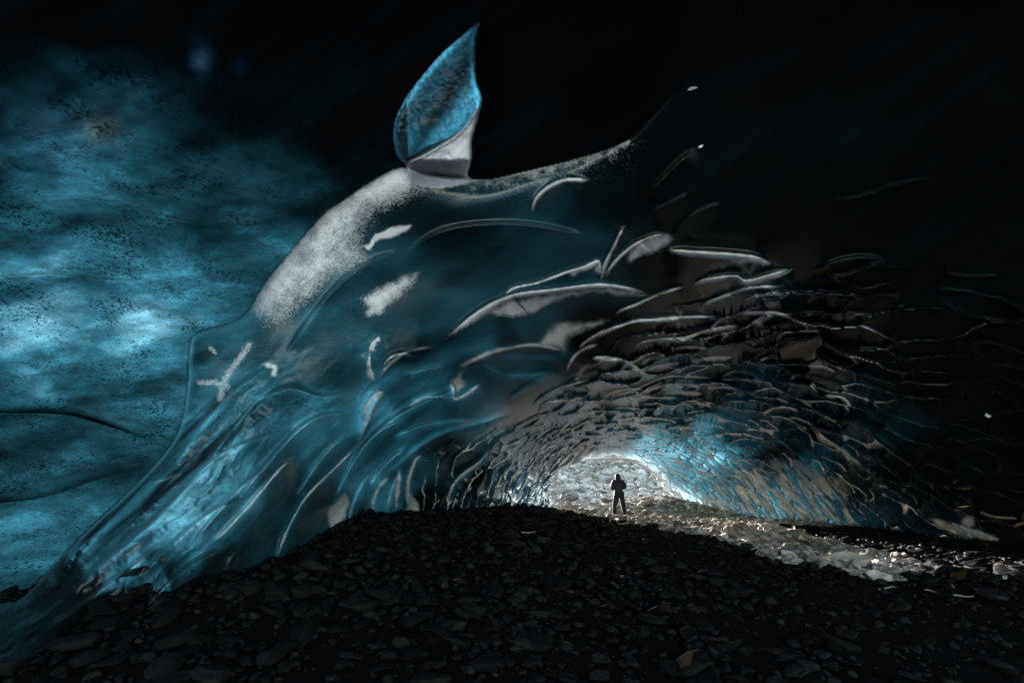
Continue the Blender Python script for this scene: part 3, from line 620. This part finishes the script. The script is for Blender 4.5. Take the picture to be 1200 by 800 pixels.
def zone(x, y):
    """0 wet black cobbles, also painted shade beside the bank, 1 pale dusty rock outside, 2 brownish bank cut to the sunlit wedge, 3 unseen pale ground added for bounce"""
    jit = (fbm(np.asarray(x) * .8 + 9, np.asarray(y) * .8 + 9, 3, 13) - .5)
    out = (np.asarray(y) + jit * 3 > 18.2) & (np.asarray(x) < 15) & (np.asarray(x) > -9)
    bank = (~out) & (np.asarray(x) - (2.2 + (18 - np.asarray(y)) * .38) + jit * 2. > 0) & (np.asarray(y) > 8) & (np.asarray(x) / np.maximum(np.asarray(y), 1) + jit * .12 < .80) & (np.asarray(x) < 9.5)  # edge follows the sunlit wedge; darker stone beyond it stands in for shade
    bounce_snow = (np.asarray(y) < -4.5 + jit * 2) | (np.asarray(x) > 15 + jit * 2)  # out of view, added pale to bounce sun up onto the ice
    return np.where(out, 1, np.where(bank, 2, np.where(bounce_snow, 3, 0)))
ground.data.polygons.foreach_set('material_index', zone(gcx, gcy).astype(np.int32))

# ---- rocks
def rock_mesh(seed, sub, ang=.5):
    bm = bmesh.new(); bmesh.ops.create_icosphere(bm, subdivisions=sub, radius=1)
    r = np.random.default_rng(seed); k = 13
    dirs = r.normal(size=(k, 3)); dirs /= np.linalg.norm(dirs, axis=1)[:, None]; cut = r.uniform(.55, .95, k); ph = r.uniform(0, 6, 3)
    for v in bm.verts:
        p = np.array(v.co); 
        for dd, c in zip(dirs, cut):
            q = p @ dd
            if q > c: p = p - dd * (q - c) * ang * 1.6
        p = p * (1 + .10 * math.sin(p[0] * 3 + ph[0]) * math.cos(p[1] * 3 + ph[1]) + .06 * math.sin(p[2] * 6 + ph[2]))
        v.co = Vector(p) 
    sc = r.uniform(.65, 1.25, 3); sc[2] *= .66
    for v in bm.verts: v.co = Vector((v.co.x * sc[0], v.co.y * sc[1], v.co.z * sc[2]))
    me = bpy.data.meshes.new('rock'); bm.to_mesh(me); bm.free()
    co = np.array([v.co[:] for v in me.vertices]); fa = np.array([p.vertices[:] for p in me.polygons])
    return me, co, fa
MATS = [M_WET_SHADED, M_PALE, M_BANK]
hi = {z: [rock_mesh(100 + z * 20 + i, 3, (.85, 1.1, 1.1)[z]) for i in range(7)] for z in (0, 1, 2)}
lo = {z: [rock_mesh(300 + z * 20 + i, 2 if z == 0 else 1, (.85, .9, .9)[z]) for i in range(8)] for z in (0, 1, 2)}
mid = {z: [rock_mesh(400 + z * 20 + i, 2, (.85, .9, .9)[z]) for i in range(6)] for z in (0, 1, 2)}
for z in (0, 1, 2):
    for me, _, _ in hi[z]:
        me.name = 'cobble'; me.materials.append(MATS[z]); me.polygons.foreach_set('use_smooth', np.full(len(me.polygons), z == 0, bool))
        me.update()
rocks = []
def sow(n, fx, fy, size):
    for _ in range(n):
        x, y = fx(), fy(); rocks.append((x, y, size(x, y)))
U = random.uniform
def wedge(y0, y1, p, pad=1.1):
    def f():
        y = y0 + (y1 - y0) * random.random() ** p; lim = y * 1.125 * pad + .8
        return U(-lim, lim), y
    return f
def sow2(n, f, size, cond=lambda x, y: True):
    k = 0
    while k < n:
        x, y = f()
        k += 1
        if cond(x, y): rocks.append((x, y, size(x, y)))
lognorm = lambda m, s: m * math.exp(random.gauss(0, s))
leftish = lambda x, y: x < 1.2 + .15 * y
sow2(16000, wedge(1.8, 17, 1.0), lambda x, y: min(.19, lognorm(.04, .6)), leftish)
sow2(9000, wedge(1.8, 17, 1.0), lambda x, y: min(.16, lognorm(.030, .5)), lambda x, y: not leftish(x, y))
sow2(700, wedge(3.5, 15, 1.0), lambda x, y: min(.3, lognorm(.08, .4)), lambda x, y: not leftish(x, y))
sow2(15000, lambda: (U(3, 11), U(8, 20)), lambda x, y: min(.3, lognorm(.06, .55)), lambda x, y: x > 2.0 + (18 - y) * .38)
sow2(21000, lambda: (U(0, 22), 18 + 37 * random.random() ** 1.5), lambda x, y: min(.6, lognorm(.036 + .0035 * (y - 18), .6)), lambda x, y: x / y < .62 and x / y > .02)
sow2(110, lambda: (U(0, 18), U(30, 56)), lambda x, y: min(1.2, lognorm(.35, .4)), lambda x, y: x / y < .45 and x / y > .05)
ra = np.array(rocks); rz = gheight(ra[:, 0], ra[:, 1]); zz = zone(ra[:, 0], ra[:, 1])
# keep clear of the walls: drop rocks hidden far behind the curtain, and round the walker's feet
PER = at(727, 604, 20)
keep = (np.hypot(ra[:, 0] - PER[0], ra[:, 1] - PER[1]) > ra[:, 2] + .35)
ra = ra[keep]; rz = rz[keep]; zz = zz[keep]
fixed = [(175,690,4.9,.17,0),(178,681,4.98,.13,0),(235,684,5.3,.16,0),(664,580,27,.85,1),(936,628,13.3,.42,2),(905,626,13.8,.34,2),(952,637,12,.3,2),(920,622,14.5,.32,2),(1008,652,10.,.26,2),(990,644,11,.2,2),(870,622,14,.2,2),(965,628,13,.25,2),(1030,640,11,.2,2),(656,562,33,.8,1),(690,550,42,1.3,1),(720,556,40,.8,1),(672,566,34,.6,1),(1052,652,10.4,.2,2),(118,720,4.4,.2,0),(320,700,4.9,.2,0),(350,745,4.0,.17,0),(450,700,5.0,.22,0),(480,730,4.3,.16,0)]
depth = ra[:, 1] * cp + (rz - CAMH) * sp
pxs = 600 + ra[:, 0] / depth * F; pys = 400 - F * ((rz - CAMH) * cp - ra[:, 1] * sp) / depth
vis = (pxs > -10) & (pxs < 1210) & (pys < 815) & (ra[:, 1] < 57)
# occluded by the ice: compare with its depth along the same line of sight
ix = np.clip(np.searchsorted(GX, pxs), 0, nx - 1); iy = np.clip(np.searchsorted(GY, pys - 3), 0, ny - 1)
inex = poly_sd(pxs, pys, EXIT) > 0
vis &= (depth < D[iy, ix] + .4) | inex
show = np.where(vis, ra[:, 2] / depth, 0)
rank = np.argsort(-show); top = set(rank[:300 - len(fixed)].tolist())
def add_rock(name, me, x, y, z, s, parent):
    o = bpy.data.objects.new(name, me); COL.objects.link(o); o.parent = parent
    o.location = (x, y, z); o.rotation_euler = (U(-.3, .3), U(-.3, .3), U(0, 6.28)); o.scale = (s * U(.85, 1.2), s * U(.85, 1.2), s * U(.7, 1.05))
    return o
for px, py, d, s, z in fixed:
    p = at(px, py, d); gz = float(gheight(p[0], p[1])); zc = gz + s * .25
    if (px, py) == (178, 681): zc = gz + .3
    add_rock('cobble', random.choice(hi[z])[0], p[0], p[1], zc, s, ground)
for i in top:
    add_rock('cobble', random.choice(hi[int(zz[i])])[0], ra[i, 0], ra[i, 1], rz[i] + ra[i, 2] * .22, ra[i, 2], ground)
for z, nm in ((0, 'loose_cobbles'), (1, 'scree'), (2, 'bank_stones')):
    VV, FF, off = [], [], 0
    for i in np.nonzero(zz == z)[0]:
        if i in top or (show[i] == 0): continue
        s = ra[i, 2]; _, co, fa = random.choice(mid[z] if show[i] * F > 2.2 else lo[z])
        m = np.array(Euler((U(-.5, .5), U(-.5, .5), U(0, 6.28))).to_matrix()); c = co * np.array([s * U(.8, 1.25), s * U(.8, 1.25), s * U(.7, 1.2)])
        VV.append(c @ m.T + np.array([ra[i, 0], ra[i, 1], rz[i] + s * .15])); FF.append(fa + off); off += len(co)
    o = mesh_np(nm, np.concatenate(VV), np.concatenate(FF), MATS[z], ground, smooth=(z == 0)); o['kind'] = 'stuff'

# ------------------------------------------------------------------ the walker in the exit
M_JK = plain('navy_shell_fabric', (.012, .014, .03), .7); M_TR = plain('dark_trouser_fabric', (.008, .008, .016), .8)
M_SK = plain('skin', (.35, .2, .14), .5); M_BT = plain('boot_leather', (.02, .016, .012), .5); M_GL = plain('pale_glove', (.55, .53, .5), .8)
def skin(name, verts, edges, radii, mat, parent, root=0, sub=2, loc=None):
    me = bpy.data.meshes.new(name); me.from_pydata([Vector(v) for v in verts], edges, []); me.update()
    o = bpy.data.objects.new(name, me); COL.objects.link(o)
    o.modifiers.new('s', 'SKIN'); sv = me.skin_vertices[0].data
    for q, r in zip(sv, radii): q.radius = r if isinstance(r, tuple) else (r, r)
    for q in sv: q.use_root = False
    sv[root].use_root = True
    ss = o.modifiers.new('u', 'SUBSURF'); ss.levels = sub; ss.render_levels = sub
    dg = bpy.context.evaluated_depsgraph_get(); nm = bpy.data.meshes.new_from_object(o.evaluated_get(dg))
    bpy.data.objects.remove(o); nm.name = name
    nm.materials.clear(); nm.materials.append(mat); nm.polygons.foreach_set('use_smooth', np.full(len(nm.polygons), True, bool))
    o = bpy.data.objects.new(name, nm); COL.objects.link(o)
    if parent: o.parent = parent
    return o
person = bpy.data.objects.new('person', None); COL.objects.link(person)
pz = float(gheight(PER[0], PER[1])); person.location = (PER[0], PER[1], pz - .01)
tag(person, 'person in dark hooded jacket and trousers, legs apart, standing in the mouth of the cave', 'person')
# seen from behind: facing +y, left foot further left
hip = (0, 0, .93)
J = dict(pel=(0,0,.95), wa=(0,0,1.1), ch=(0,.02,1.32), nk=(.0,.02,1.5), hd=(0,.04,1.62), ht=(0,.03,1.72),
         hl=(-.10,0,.90), kl=(-.20,.05,.50), al=(-.27,-.02,.09), tl=(-.29,.14,.04), hr=(.10,0,.90), kr=(.16,.06,.50), ar=(.20,0,.09), tr=(.23,.16,.04),
         sl=(-.20,.01,1.42), el=(-.29,.04,1.17), wl=(-.20,.27,1.12), sr=(.20,.01,1.42), er=(.31,.02,1.19), wr=(.20,.25,1.16))
kk = list(J); ED = [('pel','wa'),('wa','ch'),('ch','nk'),('nk','hd'),('hd','ht'),('pel','hl'),('hl','kl'),('kl','al'),('al','tl'),('pel','hr'),('hr','kr'),('kr','ar'),('ar','tr'),('ch','sl'),('sl','el'),('el','wl'),('ch','sr'),('sr','er'),('er','wr')]
RD = dict(pel=.13, wa=.12, ch=.14, nk=.055, hd=.085, ht=.065, hl=.09, kl=.058, al=.04, tl=.03, hr=.09, kr=.058, ar=.04, tr=.03, sl=.065, el=.045, wl=.028, sr=.065, er=.045, wr=.028)
skin('body', [J[k] for k in kk], [(kk.index(a), kk.index(b)) for a, b in ED], [RD[k] for k in kk], M_SK, person)
def sub(keys, eds, rad, name, mat, extra=None):
    ks = list(keys); vs = [J[k] for k in ks]
    return skin(name, vs, [(ks.index(a), ks.index(b)) for a, b in eds], [rad[k] for k in ks], mat, person)
J['hem'] = (0, 0, .86)
sub(['hem','pel','wa','ch','sl','el','wl','sr','er','wr'], [('hem','pel'),('pel','wa'),('wa','ch'),('ch','sl'),('sl','el'),('el','wl'),('ch','sr'),('sr','er'),('er','wr')],
    dict(hem=(.19,.15), pel=(.19,.155), wa=(.20,.165), ch=(.225,.17), sl=.125, el=.10, wl=.06, sr=.125, er=.10, wr=.06), 'jacket', M_JK)
skin('hood', [(0,.0,1.42),(0,.0,1.54),(0,.01,1.64),(0,.015,1.74),(0,.0,1.80)], [(0,1),(1,2),(2,3),(3,4)], [(.18,.14),(.14,.13),(.135,.135),(.115,.115),(.05,.055)], M_JK, person)
sub(['pel','hl','kl','al','hr','kr','ar'], [('pel','hl'),('hl','kl'),('kl','al'),('pel','hr'),('hr','kr'),('kr','ar')], dict(pel=.17, hl=.14, kl=.11, al=.09, hr=.14, kr=.11, ar=.09), 'trousers', M_TR)
for a, t in (('al','tl'),('ar','tr')):
    A_, T_ = np.array(J[a]), np.array(J[t])
    skin('boot', [A_ + (0, 0, .10), A_ + (0, -.02, .0), (A_ + T_) / 2 + (0, 0, -.005), T_ + (0, .02, .01)], [(0,1),(1,2),(2,3)], [.062, .062, .052, .042], M_BT, person)
for sgn, wk in ((-1,'wl'),(1,'wr')):
    w0 = np.array(J[wk]); fw = np.array([-sgn * .55, .8, .1]); fw /= np.linalg.norm(fw); upv = np.array([0, 0, 1.]); sd_ = np.cross(fw, upv)
    vs = [w0, w0 + fw * .05, w0 + fw * .09]; es = [(0,1),(1,2)]; rd = [.026, (.034,.02), (.036,.018)]
    for q in range(4):
        off = upv * (.027 - q * .018); b = w0 + fw * .10 + off; ln = (.036,.042,.039,.03)[q]; i0_ = len(vs)
        vs += [b, b + fw * ln + sd_ * .008, b + fw * ln * 1.5 + sd_ * .03]; es += [(2,i0_),(i0_,i0_+1),(i0_+1,i0_+2)]; rd += [.0095,.009,.008]
    i0_ = len(vs); vs += [w0 + fw * .045 + upv * .04, w0 + fw * .08 + upv * .06]; es += [(1,i0_),(i0_,i0_+1)]; rd += [.011,.009]
    skin('hand', vs, es, rd, M_GL if sgn < 0 else M_SK, person, sub=1)
# face inside the hood
bm = bmesh.new(); bmesh.ops.create_icosphere(bm, subdivisions=3, radius=.09)
for v in bm.verts:
    v.co.z *= 1.2; v.co.y *= 1.05
    if v.co.y > .05 and abs(v.co.x) < .02 and -.02 < v.co.z < .03: v.co.y += .018
    if v.co.y > .06 and abs(abs(v.co.x) - .032) < .014 and .01 < v.co.z < .04: v.co.y -= .012
    if v.co.y > .05 and abs(v.co.x) < .03 and -.055 < v.co.z < -.04: v.co.y -= .006
me = bpy.data.meshes.new('face'); bm.to_mesh(me); bm.free(); me.materials.append(M_SK)
o = bpy.data.objects.new('face', me); COL.objects.link(o); o.parent = person; o.location = (0, .07, 1.62)

# ------------------------------------------------------------------ small things
M_CHIP = plain('white_ice', (.8, .8, .8), .35)
def chip(px, py, d, s, label, mesh_seed, sc=(1, .5, 1.2), rot=0):
    me, co, fa = rock_mesh(mesh_seed, 2, .9); me.name = 'ice_chip'; me.materials.append(M_CHIP)
    o = bpy.data.objects.new('ice_chip', me); COL.objects.link(o); p = at(px, py, d)
    o.location = p; o.scale = (s * sc[0], s * sc[1], s * sc[2]); o.rotation_euler = (0, rot, 0)
    return tag(o, label, 'ice chip', 'bright ice chips on the black ice')
def depth_at(px, py): return D[np.searchsorted(GY, py), np.searchsorted(GX, px)]
chip(1158, 487, depth_at(1158, 487) - .03, .085, 'small white ice chip stuck alone on the dark right wall', 901, (.8, .5, 1.5), -.3)
chip(811, 104, depth_at(811, 104) - .03, .05, 'tiny bright ice point highest on the black roof', 902, (1.4, .5, .5), -.2)
chip(821, 172, depth_at(821, 172) - .03, .05, 'tiny bright ice point on the roof at the end of a fine crest', 903, (1.4, .5, .7), -.5)
M_TWIG = plain('bleached_wood', (.2, .17, .14), .8)
tw = [(697,604,14.,.5,.5),(660,606,13.,.4,.9),(1015,645,11.5,.7,-.6),(735,622,11,.5,.4),(1115,680,6.6,.22,1.2),(1130,700,6,.25,-.3),(1040,690,6.4,.35,.5),(620,640,8.8,.4,.7),(1090,690,6.3,.2,-1.2)]
wl_ = ['bleached twig lying across the dark rise left of the walker', 'short pale twig on the dark rise below the left side of the exit', 'stout pale stick leaning among the bank rocks under the right wall', 'pale twig on dark gravel just in front of the walker', 'upright little twig on black gravel under the white wall foot', 'flat twig on black gravel at lower right, right of the upright one', 'long thin twig on black gravel below the bank rocks', 'thin twig on black cobbles in the middle of the floor', 'small slanting twig on the gravel between two others at right']
for (px, py, d, ln, a), lb in zip(tw, wl_):
    p = at(px, py, d); z0 = float(gheight(p[0], p[1])) + .06; bend = U(-.1, .1)
    vs = [(p[0] + math.cos(a) * ln * (t - .5), p[1] + math.sin(a) * ln * (t - .5) * .6, z0 + .008 * math.sin(t * 5 + bend * 30)) for t in (0, .25, .5, .75, 1)]
    o = skin('twig', vs, [(0,1),(1,2),(2,3),(3,4)], [.011, .010, .009, .007, .004], M_TWIG, None, sub=1)
    tag(o, lb, 'twig', 'twigs scattered over the cave floor')
